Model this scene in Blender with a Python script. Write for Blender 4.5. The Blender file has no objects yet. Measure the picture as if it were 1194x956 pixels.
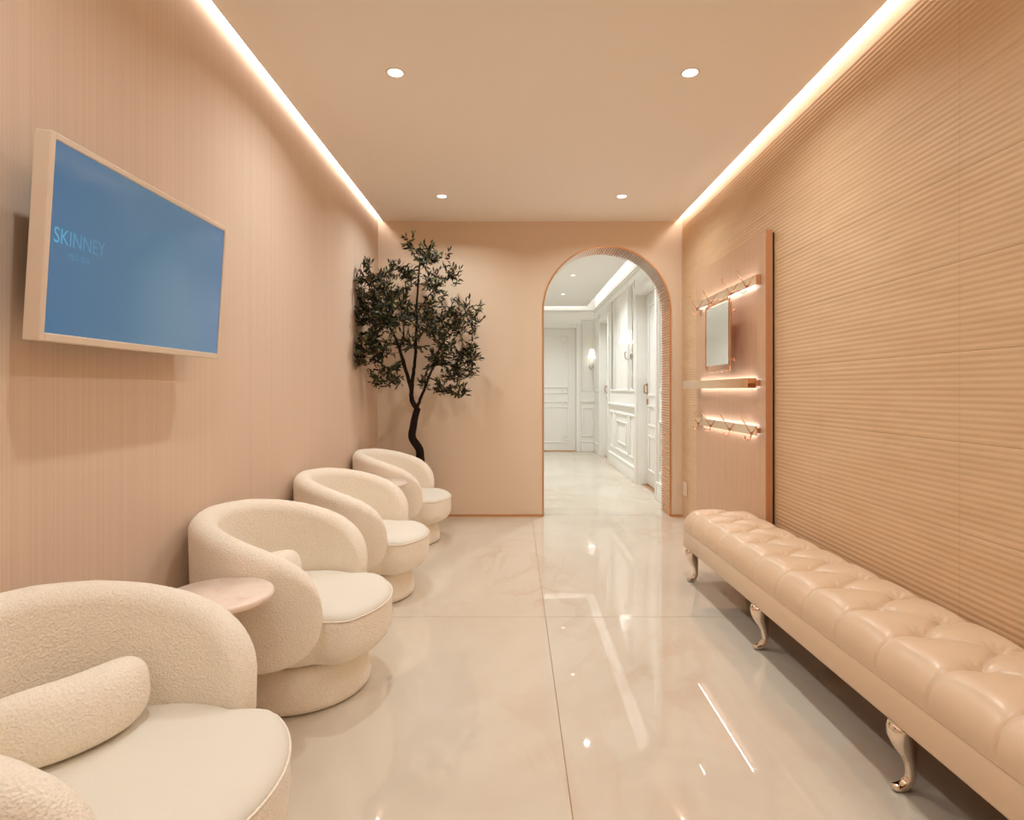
import bpy, bmesh, math, random
from mathutils import Vector, Matrix

random.seed(7)
PI = math.pi
D2R = PI / 180.0
S = bpy.context.scene
COL = S.collection

# ------------------------------------------------------------------ camera
cam_data = bpy.data.cameras.new('camera')
cam_data.sensor_width = 36.0
cam_data.lens = 680.0 / 1194.0 * 36.0
cam_data.shift_x = -3.0 / 1194.0
cam_data.shift_y = -23.0 / 1194.0
cam_data.clip_start = 0.02
cam = bpy.data.objects.new('camera', cam_data)
cam.location = (0, 0, 1.154)
cam.rotation_euler = (PI / 2, 0, 0)
COL.objects.link(cam)
S.camera = cam

# ------------------------------------------------------------------ world, exposure
w = bpy.data.worlds.new('world')
S.world = w
w.use_nodes = True
w.node_tree.nodes['Background'].inputs[0].default_value = (1.0, 0.88, 0.76, 1)
w.node_tree.nodes['Background'].inputs[1].default_value = 0.3
S.view_settings.view_transform = 'Standard'
S.view_settings.look = 'None'
S.view_settings.gamma = 1.0
S.view_settings.use_curve_mapping = False
S.view_settings.exposure = 0.0
S.cycles.use_denoising = True
S.cycles.max_bounces = 10
S.cycles.diffuse_bounces = 7
S.cycles.glossy_bounces = 5
S.cycles.sample_clamp_indirect = 6.0
S.cycles.caustics_reflective = False
S.cycles.caustics_refractive = False

ROOM_SPOT = 8.8          # watts of one room downlight
ROOM_SPOT_COL = (0.94, 1.0, 1.0)
HALL_SPOT = 15.0
HALL_SPOT_COL = (0.93, 1.0, 1.04)
COVE_COL = (1.0, 0.99, 0.97)
COVE_EMIT = 26.0
HALL_COVE_EMIT = 9.0
HALL_COVE_COL = (0.98, 0.99, 1.0)
RACK_EMIT = 16.0
RACK_COL = (1.0, 0.97, 1.0)

# ------------------------------------------------------------------ room measures
XL, XR = -1.25, 1.535      # room walls
YB, YR = 5.337, -2.2       # back wall, rear wall
CZ = 2.70                  # ceiling
HX0, HX1 = -0.75, 1.51     # hall walls
HY0, HY1 = 5.64, 11.0      # hall start (behind the arch) and far wall
F = 680.0
CH = 1.154


def P(px, py, Y):
    """Point of the place at depth Y."""
    return Vector(((px - 600) * Y / F, Y, CH - (py - 455) * Y / F))


# ------------------------------------------------------------------ materials
def srgb(r, g, b):
    def f(c):
        c /= 255.0
        return c / 12.92 if c <= 0.04045 else ((c + 0.055) / 1.055) ** 2.4
    return (f(r), f(g), f(b), 1.0)


def mat(name, col, rough=0.6, metal=0.0, spec=0.5, coat=0.0):
    m = bpy.data.materials.new(name)
    m.use_nodes = True
    b = m.node_tree.nodes['Principled BSDF']
    b.inputs['Base Color'].default_value = col
    b.inputs['Roughness'].default_value = rough
    b.inputs['Metallic'].default_value = metal
    b.inputs['Specular IOR Level'].default_value = spec
    b.inputs['Coat Weight'].default_value = coat
    return m


def nodes(m):
    nt = m.node_tree
    return nt, nt.nodes, nt.links, nt.nodes['Principled BSDF']


def add_coord(nt, scale=(1, 1, 1), kind='Object'):
    tc = nt.nodes.new('ShaderNodeTexCoord')
    mp = nt.nodes.new('ShaderNodeMapping')
    mp.inputs['Scale'].default_value = scale
    nt.links.new(tc.outputs[kind], mp.inputs['Vector'])
    return mp.outputs['Vector']


def noise(nt, vec, scale, detail=4.0, rough=0.5, dist=0.0):
    n = nt.nodes.new('ShaderNodeTexNoise')
    n.inputs['Scale'].default_value = scale
    n.inputs['Detail'].default_value = detail
    n.inputs['Roughness'].default_value = rough
    n.inputs['Distortion'].default_value = dist
    nt.links.new(vec, n.inputs['Vector'])
    return n.outputs['Fac']


def ramp(nt, fac, stops):
    r = nt.nodes.new('ShaderNodeValToRGB')
    while len(r.color_ramp.elements) < len(stops):
        r.color_ramp.elements.new(0.5)
    for e, (p, c) in zip(r.color_ramp.elements, stops):
        e.position = p
        e.color = c
    nt.links.new(fac, r.inputs['Fac'])
    return r.outputs['Color']


def bump(nt, fac, bsdf, strength=0.3, dist=0.01):
    b = nt.nodes.new('ShaderNodeBump')
    b.inputs['Strength'].default_value = strength
    b.inputs['Distance'].default_value = dist
    nt.links.new(fac, b.inputs['Height'])
    nt.links.new(b.outputs['Normal'], bsdf.inputs['Normal'])


def emit_mat(name, col, strength):
    m = bpy.data.materials.new(name)
    m.use_nodes = True
    nt = m.node_tree
    nt.nodes.clear()
    e = nt.nodes.new('ShaderNodeEmission')
    e.inputs[0].default_value = (col[0], col[1], col[2], 1)
    e.inputs[1].default_value = strength
    o = nt.nodes.new('ShaderNodeOutputMaterial')
    nt.links.new(e.outputs[0], o.inputs[0])
    return m


M = {}
# left wall: fine vertical striped wall covering
M['wall_left'] = mat('striped_wallcovering', srgb(212, 180, 158), 0.7, spec=0.3)
nt, N, L, b = nodes(M['wall_left'])
v = add_coord(nt, (1, 160, 0.25))
n1 = noise(nt, v, 1.0, 3, 0.6)
L.new(ramp(nt, n1, [(0.3, srgb(217, 194, 174)), (0.7, srgb(227, 204, 184))]), b.inputs['Base Color'])
bump(nt, n1, b, 0.25, 0.002)

M['wall_back'] = mat('back_wall_paint', srgb(226, 204, 180), 0.75, spec=0.25)
M['wall_rear'] = mat('rear_wall_paint', srgb(226, 214, 200), 0.8, spec=0.2)
M['ceiling'] = mat('ceiling_paint', srgb(248, 241, 232), 0.85, spec=0.2)
nt, N, L, b = nodes(M['ceiling'])
v = add_coord(nt, (1, 1, 1))
bump(nt, noise(nt, v, 180, 2), b, 0.05, 0.001)

M['ribbed'] = mat('ribbed_wall_tile', srgb(216, 176, 136), 0.55, spec=0.35)
nt, N, L, b = nodes(M['ribbed'])
v = add_coord(nt, (1, 1, 6))
L.new(ramp(nt, noise(nt, v, 3.0, 3), [(0.3, srgb(213, 178, 140)), (0.7, srgb(220, 187, 150))]), b.inputs['Base Color'])
M['seam'] = mat('tile_seam', srgb(176, 132, 92), 0.8)

# polished marble
M['floor'] = mat('polished_marble', srgb(230, 214, 196), 0.018, spec=0.85)
nt, N, L, b = nodes(M['floor'])
v = add_coord(nt, (1.0, 0.55, 1))
warp = noise(nt, v, 0.9, 5, 0.6, 1.6)
mix = nt.nodes.new('ShaderNodeMix'); mix.data_type = 'RGBA'
base_c = ramp(nt, warp, [(0.30, srgb(205, 192, 174)), (0.50, srgb(213, 201, 184)), (0.70, srgb(219, 209, 194))])
rot = nt.nodes.new('ShaderNodeMapping')
rot.inputs['Rotation'].default_value = (0, 0, 0.6)
L.new(v, rot.inputs['Vector'])
veins = noise(nt, rot.outputs['Vector'], 1.3, 8, 0.55, 2.2)
vein_f = ramp(nt, veins, [(0.450, (0, 0, 0, 1)), (0.494, (0.9, 0.9, 0.9, 1)), (0.503, (0.9, 0.9, 0.9, 1)), (0.600, (0, 0, 0, 1))])
msk = ramp(nt, noise(nt, v, 0.8, 2), [(0.45, (0, 0, 0, 1)), (0.72, (0.62, 0.62, 0.62, 1))])
mul = nt.nodes.new('ShaderNodeMath'); mul.operation = 'MULTIPLY'
L.new(vein_f, mul.inputs[0]); L.new(msk, mul.inputs[1])
L.new(mul.outputs[0], mix.inputs['Factor'])
L.new(base_c, mix.inputs['A'])
mix.inputs['B'].default_value = srgb(196, 158, 128)
L.new(mix.outputs['Result'], b.inputs['Base Color'])
M['grout'] = mat('floor_grout', srgb(172, 136, 104), 0.5)

# boucle
M['boucle'] = mat('cream_boucle', srgb(240, 224, 204), 0.95, spec=0.1)
nt, N, L, b = nodes(M['boucle'])
b.inputs['Sheen Weight'].default_value = 0.25
b.inputs['Sheen Roughness'].default_value = 0.6
v = add_coord(nt, (1, 1, 1))
vo = nt.nodes.new('ShaderNodeTexVoronoi')
vo.feature = 'SMOOTH_F1'
vo.inputs['Scale'].default_value = 200
L.new(v, vo.inputs['Vector'])
add = nt.nodes.new('ShaderNodeMath'); add.operation = 'ADD'
nz = noise(nt, v, 165, 3)
L.new(nz, add.inputs[0]); L.new(vo.outputs['Distance'], add.inputs[1])
bump(nt, add.outputs[0], b, 0.55, 0.0045)
L.new(ramp(nt, nz, [(0.3, srgb(240, 227, 208)), (0.7, srgb(247, 237, 221))]), b.inputs['Base Color'])
M['seat_cloth'] = mat('smooth_cream_boucle', srgb(226, 219, 206), 0.95, spec=0.1)
nt, N, L, b = nodes(M['seat_cloth'])
v = add_coord(nt, (1, 1, 1))
bump(nt, noise(nt, v, 260, 3), b, 0.35, 0.003)

M['leather'] = mat('pale_leather', srgb(219, 192, 163), 0.30, spec=0.5)
nt, N, L, b = nodes(M['leather'])
v = add_coord(nt, (1, 1, 1))
bump(nt, noise(nt, v, 240, 3), b, 0.08, 0.001)
M['chrome'] = mat('polished_chrome', srgb(236, 220, 204), 0.06, 1.0)
M['rosegold'] = mat('rose_gold_metal', srgb(230, 184, 150), 0.14, 1.0)
M['champagne'] = mat('champagne_metal', srgb(236, 206, 174), 0.32, 0.8)
M['arch_metal'] = mat('copper_fluting', srgb(214, 150, 92), 0.4, 0.35)
M['arch_edge'] = mat('copper_edge', srgb(206, 148, 94), 0.4, 0.35)
M['wood_panel'] = mat('pale_wood_veneer', srgb(212, 164, 128), 0.45, spec=0.35)
nt, N, L, b = nodes(M['wood_panel'])
v = add_coord(nt, (1, 14, 0.8))
L.new(ramp(nt, noise(nt, v, 3.0, 5, 0.6), [(0.3, srgb(204, 164, 132)), (0.7, srgb(213, 175, 143))]), b.inputs['Base Color'])
M['panel_edge'] = mat('panel_edge_wood', srgb(192, 136, 94), 0.5)
M['lining'] = mat('bench_shade_brown', srgb(64, 30, 13), 0.8, spec=0.1)  # dark brown that stands in for the shade beneath the bench
M['rail'] = mat('rail_metal', srgb(236, 200, 168), 0.12, 0.95)
M['mirror'] = mat('mirror_glass', (0.97, 0.97, 0.965, 1), 0.01, 1.0)
M['dark'] = mat('painted_gap_shade', (0.02, 0.015, 0.012, 1), 0.7)  # near-black that paints the shadow gap behind the wood panel
M['tv_white'] = mat('cream_plastic', srgb(226, 208, 188), 0.4)
M['black'] = mat('black_plastic', (0.012, 0.012, 0.013, 1), 0.4)
M['marble_top'] = mat('pale_stone_top', srgb(238, 218, 202), 0.2)
nt, N, L, b = nodes(M['marble_top'])
v = add_coord(nt, (1, 1, 1))
L.new(ramp(nt, noise(nt, v, 9.0, 6, 0.6, 1.2), [(0.30, srgb(226, 196, 176)), (0.42, srgb(236, 214, 198)), (0.7, srgb(242, 226, 212))]), b.inputs['Base Color'])
M['white'] = mat('white_lacquer', srgb(240, 238, 233), 0.45)
M['hall_wall'] = mat('white_wall_paint', srgb(238, 236, 230), 0.6)
M['hall_ceiling'] = mat('hall_ceiling_paint', srgb(240, 238, 234), 0.8)
M['plate'] = mat('socket_plastic', srgb(236, 214, 190), 0.4)
M['brass'] = mat('brass_handle', srgb(196, 146, 92), 0.25, 1.0)
M['nickel'] = mat('nickel_fitting', srgb(200, 198, 194), 0.25, 1.0)
M['bark'] = mat('dark_bark', srgb(36, 24, 18), 0.85, spec=0.2)
nt, N, L, b = nodes(M['bark'])
v = add_coord(nt, (1, 1, 0.3))
bump(nt, noise(nt, v, 90, 4), b, 0.6, 0.006)
M['soil'] = mat('potting_soil', srgb(58, 42, 30), 0.95)
M['pot'] = mat('cream_ceramic', srgb(226, 204, 180), 0.5)
M['leaf'] = mat('olive_leaf', srgb(52, 60, 36), 0.5, spec=0.35)
nt, N, L, b = nodes(M['leaf'])
geo = nt.nodes.new('ShaderNodeNewGeometry')
L.new(ramp(nt, geo.outputs['Random Per Island'], [(0.0, srgb(14, 16, 10)), (0.40, srgb(28, 33, 17)), (0.70, srgb(62, 68, 30)), (0.88, srgb(98, 70, 38)), (1.0, srgb(122, 132, 80))]), b.inputs['Base Color'])
M['trim_ring'] = mat('downlight_trim', srgb(244, 232, 216), 0.5)
M['glow_room'] = emit_mat('room_lamp_glow', (1.0, 0.98, 0.94), 5.0)
M['glow_hall'] = emit_mat('hall_lamp_glow', (1.0, 0.99, 0.98), 4.0)
M['cove'] = emit_mat('cove_strip_glow', COVE_COL, COVE_EMIT)
M['hall_cove'] = emit_mat('hall_cove_strip_glow', HALL_COVE_COL, HALL_COVE_EMIT)
M['rack_led'] = emit_mat('rack_strip_glow', RACK_COL, RACK_EMIT)
# sconce shade: lit cloth
M['shade'] = mat('sconce_shade', srgb(250, 248, 242), 0.8)
nt, N, L, b = nodes(M['shade'])
b.inputs['Emission Color'].default_value = (1.0, 0.97, 0.92, 1)
b.inputs['Emission Strength'].default_value = 0.8

# television picture: blue ground fading to a paler blue
M['screen'] = mat('screen_picture', (0.01, 0.01, 0.012, 1), 0.12, spec=0.5)
nt, N, L, b = nodes(M['screen'])
tc = nt.nodes.new('ShaderNodeTexCoord')
sep = nt.nodes.new('ShaderNodeSeparateXYZ')
L.new(tc.outputs['Object'], sep.inputs[0])
mr = nt.nodes.new('ShaderNodeMapRange')
mr.inputs['From Min'].default_value = -0.42
mr.inputs['From Max'].default_value = 0.42
L.new(sep.outputs['Y'], mr.inputs['Value'])
L.new(ramp(nt, mr.outputs['Result'], [(0.0, srgb(70, 116, 152)), (0.45, srgb(84, 124, 150)), (0.8, srgb(92, 126, 152)), (1.0, srgb(88, 122, 158))]), b.inputs['Emission Color'])
b.inputs['Emission Strength'].default_value = 0.85
# lettering on the screen, fading out to the right as in the picture shown
M['screen_text'] = mat('screen_lettering', (0.01, 0.01, 0.012, 1), 0.2)
nt, N, L, b = nodes(M['screen_text'])
tc = nt.nodes.new('ShaderNodeTexCoord')
sep = nt.nodes.new('ShaderNodeSeparateXYZ')
L.new(tc.outputs['Object'], sep.inputs[0])
mr = nt.nodes.new('ShaderNodeMapRange')
mr.inputs['From Min'].default_value = 0.0
mr.inputs['From Max'].default_value = 0.19
L.new(sep.outputs['X'], mr.inputs['Value'])
L.new(ramp(nt, mr.outputs['Result'], [(0.0, srgb(92, 172, 208)), (0.35, srgb(84, 152, 188)), (0.6, srgb(84, 140, 172)), (1.0, srgb(88, 134, 162))]), b.inputs['Emission Color'])
b.inputs['Emission Strength'].default_value = 0.9


M['screen_small'] = mat('screen_small_lettering', (0.01, 0.01, 0.012, 1), 0.2)
b = M['screen_small'].node_tree.nodes['Principled BSDF']
b.inputs['Emission Color'].default_value = srgb(84, 134, 164)
b.inputs['Emission Strength'].default_value = 0.9


# ------------------------------------------------------------------ mesh helpers
class MB:
    def __init__(self):
        self.v = []
        self.f = []
        self.sm = []
        self.mi = []

    def add(self, verts, faces, smooth=False, mi=0):
        o = len(self.v)
        self.v += [Vector(p) for p in verts]
        for f in faces:
            self.f.append([i + o for i in f])
            self.sm.append(smooth)
            self.mi.append(mi)

    def quad(self, a, b, c, d, mi=0):
        self.add([a, b, c, d], [(0, 1, 2, 3)], False, mi)

    def box(self, x0, x1, y0, y1, z0, z1, bev=0.0, seg=2, mi=0):
        bm = bmesh.new()
        bmesh.ops.create_cube(bm, size=1.0)
        for vv in bm.verts:
            vv.co = Vector((x0 + (vv.co.x + .5) * (x1 - x0), y0 + (vv.co.y + .5) * (y1 - y0), z0 + (vv.co.z + .5) * (z1 - z0)))
        if bev > 0:
            bmesh.ops.bevel(bm, geom=bm.edges[:], offset=bev, segments=seg, profile=0.5, affect='EDGES')
        bm.verts.index_update()
        self.add([vv.co.copy() for vv in bm.verts], [[q.index for q in f.verts] for f in bm.faces], bev > 0 and seg > 1, mi)
        bm.free()

    def lathe(self, prof, c=(0, 0, 0), n=32, axis='Z', smooth=True, mi=0):
        c = Vector(c)
        vs, fs = [], []
        for (r, h) in prof:
            for k in range(n):
                a = 2 * PI * k / n
                p = (r * math.cos(a), r * math.sin(a), h)
                if axis == 'X':
                    p = (p[2], p[0], p[1])
                elif axis == 'Y':
                    p = (p[1], p[2], p[0])
                vs.append(c + Vector(p))
        for i in range(len(prof) - 1):
            for k in range(n):
                k2 = (k + 1) % n
                fs.append((i * n + k, i * n + k2, (i + 1) * n + k2, (i + 1) * n + k))
        if prof[0][0] > 1e-6:
            fs.append(tuple(reversed(range(n))))
        if prof[-1][0] > 1e-6:
            fs.append(tuple((len(prof) - 1) * n + k for k in range(n)))
        self.add(vs, fs, smooth, mi)

    def tube(self, pts, rad, n=8, closed=False, smooth=True, mi=0, square=False):
        pts = [Vector(p) for p in pts]
        m = len(pts)
        if not hasattr(rad, '__len__'):
            rad = [rad] * m
        vs, fs = [], []
        up = None
        for i, p in enumerate(pts):
            if closed:
                t = pts[(i + 1) % m] - pts[i - 1]
            else:
                t = pts[min(i + 1, m - 1)] - pts[max(i - 1, 0)]
            t.normalize()
            if up is None:
                up = Vector((0, 0, 1)) if abs(t.z) < 0.9 else Vector((0, 1, 0))
            s = t.cross(up)
            s.normalize()
            up = s.cross(t)
            up.normalize()
            for k in range(n):
                a = 2 * PI * (k + 0.5) / n
                vs.append(p + (s * math.cos(a) + up * math.sin(a)) * rad[i])
        rng = m if closed else m - 1
        for i in range(rng):
            j = (i + 1) % m
            for k in range(n):
                k2 = (k + 1) % n
                fs.append((i * n + k, i * n + k2, j * n + k2, j * n + k))
        if not closed:
            fs.append(tuple(reversed(range(n))))
            fs.append(tuple((m - 1) * n + k for k in range(n)))
        self.add(vs, fs, smooth, mi)

    def build(self, name, mats, parent=None, local=False):
        off = Vector((0, 0, 0))
        if parent is not None and not local:
            off = world_loc(parent)
        me = bpy.data.meshes.new(name)
        me.from_pydata([tuple(p - off) for p in self.v], [], self.f)
        for p, s, mi in zip(me.polygons, self.sm, self.mi):
            p.use_smooth = s
            p.material_index = mi
        bm = bmesh.new()
        bm.from_mesh(me)
        bmesh.ops.recalc_face_normals(bm, faces=bm.faces[:])
        bm.to_mesh(me)
        bm.free()
        for mm in (mats if isinstance(mats, (list, tuple)) else [mats]):
            me.materials.append(mm)
        o = bpy.data.objects.new(name, me)
        COL.objects.link(o)
        if parent is not None:
            o.parent = parent
        return o


def world_loc(o):
    p = Vector((0, 0, 0))
    while o is not None:
        p += Vector(o.location)
        o = o.parent
    return p


def thing(name, label, cat, loc=(0, 0, 0), rot=(0, 0, 0), group=None):
    o = bpy.data.objects.new(name, None)
    o.empty_display_size = 0.1
    COL.objects.link(o)
    o.location = loc
    o.rotation_euler = rot
    o['label'] = label
    o['category'] = cat
    if group:
        o['group'] = group
    return o


def tag(o, label, cat, group=None):
    o['label'] = label
    o['category'] = cat
    if group:
        o['group'] = group
    return o


def struct(o):
    o['kind'] = 'structure'
    return o


def dup(root, loc, label, group=None):
    def cp(o, parent):
        c = o.copy()
        COL.objects.link(c)
        c.parent = parent
        for ch in [q for q in o.children]:
            cp(ch, c)
        return c
    r = cp(root, None)
    r.location = loc
    r['label'] = label
    if group:
        r['group'] = group
    return r


def sstep(t):
    t = max(0.0, min(1.0, t))
    return t * t * (3 - 2 * t)


def interp(x, tab):
    if x <= tab[0][0]:
        return tab[0][1]
    for (a, va), (b_, vb) in zip(tab, tab[1:]):
        if x <= b_:
            return va + (vb - va) * (x - a) / (b_ - a)
    return tab[-1][1]


def catmull(pts, k=6):
    pts = [Vector(p) for p in pts]
    out = []
    for i in range(len(pts) - 1):
        p0 = pts[max(i - 1, 0)]; p1 = pts[i]; p2 = pts[i + 1]; p3 = pts[min(i + 2, len(pts) - 1)]
        for j in range(k):
            t = j / k
            out.append(0.5 * ((2 * p1) + (p2 - p0) * t + (2 * p0 - 5 * p1 + 4 * p2 - p3) * t * t + (3 * p1 - p0 - 3 * p2 + p3) * t ** 3))
    out.append(pts[-1])
    return out


# ================================================================== SETTING
# floor slabs with narrow grout lines
mb = MB()
xs = [-1.27, 0.157, 1.56]
ys = [-2.25, 0.55, 2.97, 5.39, 7.81, 10.23, 11.1]
g = 0.0016
mb.box(-1.3, 1.75, -2.3, 11.15, -0.06, -0.003, mi=1)
for i in range(len(xs) - 1):
    for j in range(len(ys) - 1):
        mb.box(xs[i] + g, xs[i + 1] - g, ys[j] + g, ys[j + 1] - g, -0.04, 0.0)
floor = struct(mb.build('floor', [M['floor'], M['grout']]))

# left wall, rear wall
mb = MB(); mb.box(XL - 0.1, XL, YR - 0.1, YB + 0.3, 0, 2.95)
struct(mb.build('wall_left', M['wall_left']))
mb = MB(); mb.box(XL - 0.1, XR + 0.2, YR - 0.1, YR, 0, 2.95)
struct(mb.build('wall_rear', M['wall_rear']))

# ribbed right wall: tiles of nine ribs, narrow seams between tiles
mb = MB()
pitch = 0.311 / 14
tile = pitch * 14
y_seams = [YR, -1.67, -0.75, 0.17, 1.09, 2.01, 2.93, 3.85, 4.77, YB + 0.0]
z_off = 1.597 - 5 * tile
prof = []
z = 0.0
zs = []
kk = 0
sub = 6
n_r = int(2.9 / pitch)
for r in range(n_r + 1):
    for s in range(sub):
        zz = z_off + (r - 14) * pitch + pitch * s / sub
        if zz < 0 or zz > 2.88:
            continue
        h = 0.0017 * (0.5 - 0.5 * math.cos(2 * PI * s / sub)) ** 0.7
        if s == 0 and r % 14 == 0:
            prof.append((zz - 0.0008, 0.0003)); prof.append((zz, -0.0015)); prof.append((zz + 0.0008, 0.0003))
        else:
            prof.append((zz, h))
prof = [(0.0, 0.002)] + prof + [(2.9, 0.0)]
for a, b_ in zip(y_seams, y_seams[1:]):
    vs, fs = [], []
    for (zz, h) in prof:
        vs.append((XR - h, a + 0.0005, zz)); vs.append((XR - h, b_ - 0.0005, zz))
    for i in range(len(prof) - 1):
        fs.append((2 * i, 2 * i + 1, 2 * i + 3, 2 * i + 2))
    mb.add(vs, fs, True)
mb.box(XR + 0.003, XR + 0.1, YR - 0.1, YB + 0.3, 0, 2.95, mi=1)
struct(mb.build('wall_right', [M['ribbed'], M['seam']]))

# back wall with the arched opening
AX0, AX1, ASP = 0.259, 1.428, 1.888
AR = (AX1 - AX0) / 2
ACX = (AX0 + AX1) / 2


def arch_wall(mb, y, xl, xr, top, r=AR, cx=ACX):
    a0, a1 = cx - r, cx + r
    mb.quad((xl, y, 0), (a0, y, 0), (a0, y, ASP), (xl, y, ASP))
    mb.quad((xl, y, ASP), (a0, y, ASP), (a0, y, top), (xl, y, top))
    mb.quad((a1, y, 0), (xr, y, 0), (xr, y, ASP), (a1, y, ASP))
    mb.quad((a1, y, ASP), (xr, y, ASP), (xr, y, top), (a1, y, top))
    n = 72
    pts = [(cx - r * math.cos(PI * k / n), ASP + r * math.sin(PI * k / n)) for k in range(n + 1)]
    for p, q in zip(pts, pts[1:]):
        mb.quad((p[0], y, p[1]), (q[0], y, q[1]), (q[0], y, top), (p[0], y, top))


mb = MB()
arch_wall(mb, YB, XL, XR, 2.95)
struct(mb.build('wall_back', M['wall_back']))
mb = MB()
arch_wall(mb, HY0, HX0 - 0.1, XR + 0.2, 2.95)
struct(mb.build('wall_hall_near', M['hall_wall']))

# fluted lining of the arch: small ribs running through the wall's thickness
mb = MB()
fp = 0.0245


def arch_path(step_pts):
    """(x, z, nx, nz) all along the arch, n pointing into the opening"""
    total = ASP * 2 + PI * AR
    n = int(round(total / fp))
    out = []
    for i in range(n):
        for s in range(step_pts):
            out.append((i + s / step_pts, s / step_pts))
    out.append((n, 0.0))
    res = []
    for u, fr in out:
        d = u / n * total
        if d < ASP:
            p = (AX0, d, 1, 0)
        elif d < ASP + PI * AR:
            th = PI - (d - ASP) / AR
            p = (ACX + AR * math.cos(th), ASP + AR * math.sin(th), -math.cos(th), -math.sin(th))
        else:
            p = (AX1, ASP - (d - ASP - PI * AR), -1, 0)
        res.append((p, fr))
    return res


pts = arch_path(1)
vs, fs = [], []
for (x, z, nx, nz), fr in pts:
    vs += [(x + nx * 0.001, YB + 0.001, z + nz * 0.001), (x + nx * 0.001, HY0, z + nz * 0.001)]
for i in range(len(pts) - 1):
    fs.append((2 * i, 2 * i + 1, 2 * i + 3, 2 * i + 2))
mb.add(vs, fs, False, 1)
for (x, z, nx, nz), fr in pts[:-1]:
    tx, tz = -nz, nx            # along the arch
    c_ = Vector((x, 0, z))
    sec = [(-0.0068, 0.0), (-0.0066, 0.006), (-0.004, 0.0095), (0.0, 0.0105), (0.004, 0.0095), (0.0066, 0.006), (0.0068, 0.0)]
    vs = []
    for yy in (YB + 0.001, HY0):
        for (u, h) in sec:
            q = fp * 0.5 + u
            vs.append((x + nx * h + tx * -q, yy, max(0.0, z + nz * h + tz * q if abs(nx) > 0.999 and nx > 0 else z + nz * h - abs(0) + tz * q)))
    n_ = len(sec)
    fs = [(k, k + 1, n_ + k + 1, n_ + k) for k in range(n_ - 1)] + [tuple(range(n_))]
    mb.add(vs, fs, False, 0)
struct(mb.build('trim_1', [M['arch_metal'], M['white']]))
# thin copper edge around the arch on the room side
mb = MB()
pts = [(p[0], p[1], p[2], p[3]) for p, fr in arch_path(1)]
vs, fs = [], []
for (x, z, nx, nz) in pts:
    for (o_, yy) in ((-0.004, YB + 0.002), (-0.004, YB - 0.006), (0.010, YB - 0.006), (0.010, YB + 0.002)):
        vs.append((x + nx * o_, yy, max(0, z + nz * o_)))
for i in range(len(pts) - 1):
    for k in range(4):
        k2 = (k + 1) % 4
        fs.append((4 * i + k, 4 * i + k2, 4 * i + 4 + k2, 4 * i + 4 + k))
mb.add(vs, fs)
struct(mb.build('trim_2', M['arch_edge']))

# narrow skirting at the foot of the back wall
mb = MB()
mb.box(XL, AX0 - 0.004, YB - 0.008, YB, 0, 0.018)
mb.box(AX1 + 0.004, XR, YB - 0.008, YB, 0, 0.018)
struct(mb.build('baseboard_back', M['arch_edge']))

# ceiling: a lowered slab with a light slot along both side walls
CXL, CXR = -1.205, 1.482
mb = MB()
mb.box(CXL, CXR, YR, YB + 0.001, CZ, CZ + 0.025)
mb.box(XL - 0.1, XR + 0.2, YR - 0.1, YB + 0.1, CZ + 0.17, CZ + 0.25)
struct(mb.build('ceiling', M['ceiling']))
# light strips lying in the slots
mb = MB(); mb.box(XL + 0.001, XL + 0.013, YR + 0.05, YB - 0.03, CZ + 0.034, CZ + 0.052)
struct(mb.build('trim_3', M['cove']))
mb = MB(); mb.box(XR - 0.016, XR - 0.004, YR + 0.05, YB - 0.03, CZ + 0.034, CZ + 0.052)
struct(mb.build('trim_4', M['cove']))

# ------------------------------------------------------------------ hall
HCZ = 2.72
mb = MB(); mb.box(HX0 - 0.1, HX0, HY0, HY1 + 0.1, 0, 2.95)
struct(mb.build('wall_hall_left', M['hall_wall']))
DW = 0.11
D1 = (6.2, 7.16)
D2 = (9.36, 10.23)
DTOP = 2.32
mb = MB()
T = 0.24
for (a, b_) in ((HY0, D1[0]), (D1[1], D2[0]), (D2[1], HY1 + 0.1)):
    mb.box(HX1, HX1 + T, a, b_, 0, 2.95)
for (a, b_) in (D1, D2):
    mb.box(HX1, HX1 + T, a, b_, DTOP, 2.95)
struct(mb.build('wall_hall_right', M['hall_wall']))
FD = (0.16, 1.16)
mb = MB()
mb.box(HX0 - 0.1, FD[0], HY1, HY1 + 0.12, 0, 2.95)
mb.box(FD[1], HX1 + T, HY1, HY1 + 0.12, 0, 2.95)
mb.box(FD[0], FD[1], HY1, HY1 + 0.12, DTOP, 2.95)
struct(mb.build('wall_hall_far', M['hall_wall']))
# hall ceiling slab with slots
mb = MB()
mb.box(HX0 + 0.16, 1.35, HY0, 10.86, HCZ, HCZ + 0.025)
mb.box(HX0 - 0.1, HX1 + T, HY0, HY1 + 0.12, HCZ + 0.17, HCZ + 0.25)
struct(mb.build('ceiling_hall', M['hall_ceiling']))
mb = MB()
mb.box(1.27, 1.30, HY0 + 0.05, 10.84, HCZ + 0.027, HCZ + 0.045)
mb.box(HX0 + 0.2, HX0 + 0.23, HY0 + 0.05, 10.84, HCZ + 0.027, HCZ + 0.045)
mb.box(HX0 + 0.24, 1.26, 10.80, 10.83, HCZ + 0.027, HCZ + 0.045)
struct(mb.build('trim_5', M['hall_cove']))
# cornice below the slot on right and far walls
mb = MB()
mb.box(HX1 - 0.03, HX1, HY0, HY1, HCZ - 0.075, HCZ - 0.045, 0.006)
mb.box(HX1 - 0.018, HX1, HY0, HY1, HCZ - 0.10, HCZ - 0.075, 0.004)
mb.box(HX0, HX1, HY1 - 0.03, HY1, HCZ - 0.075, HCZ - 0.045, 0.006)
struct(mb.build('trim_6', M['white']))
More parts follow.
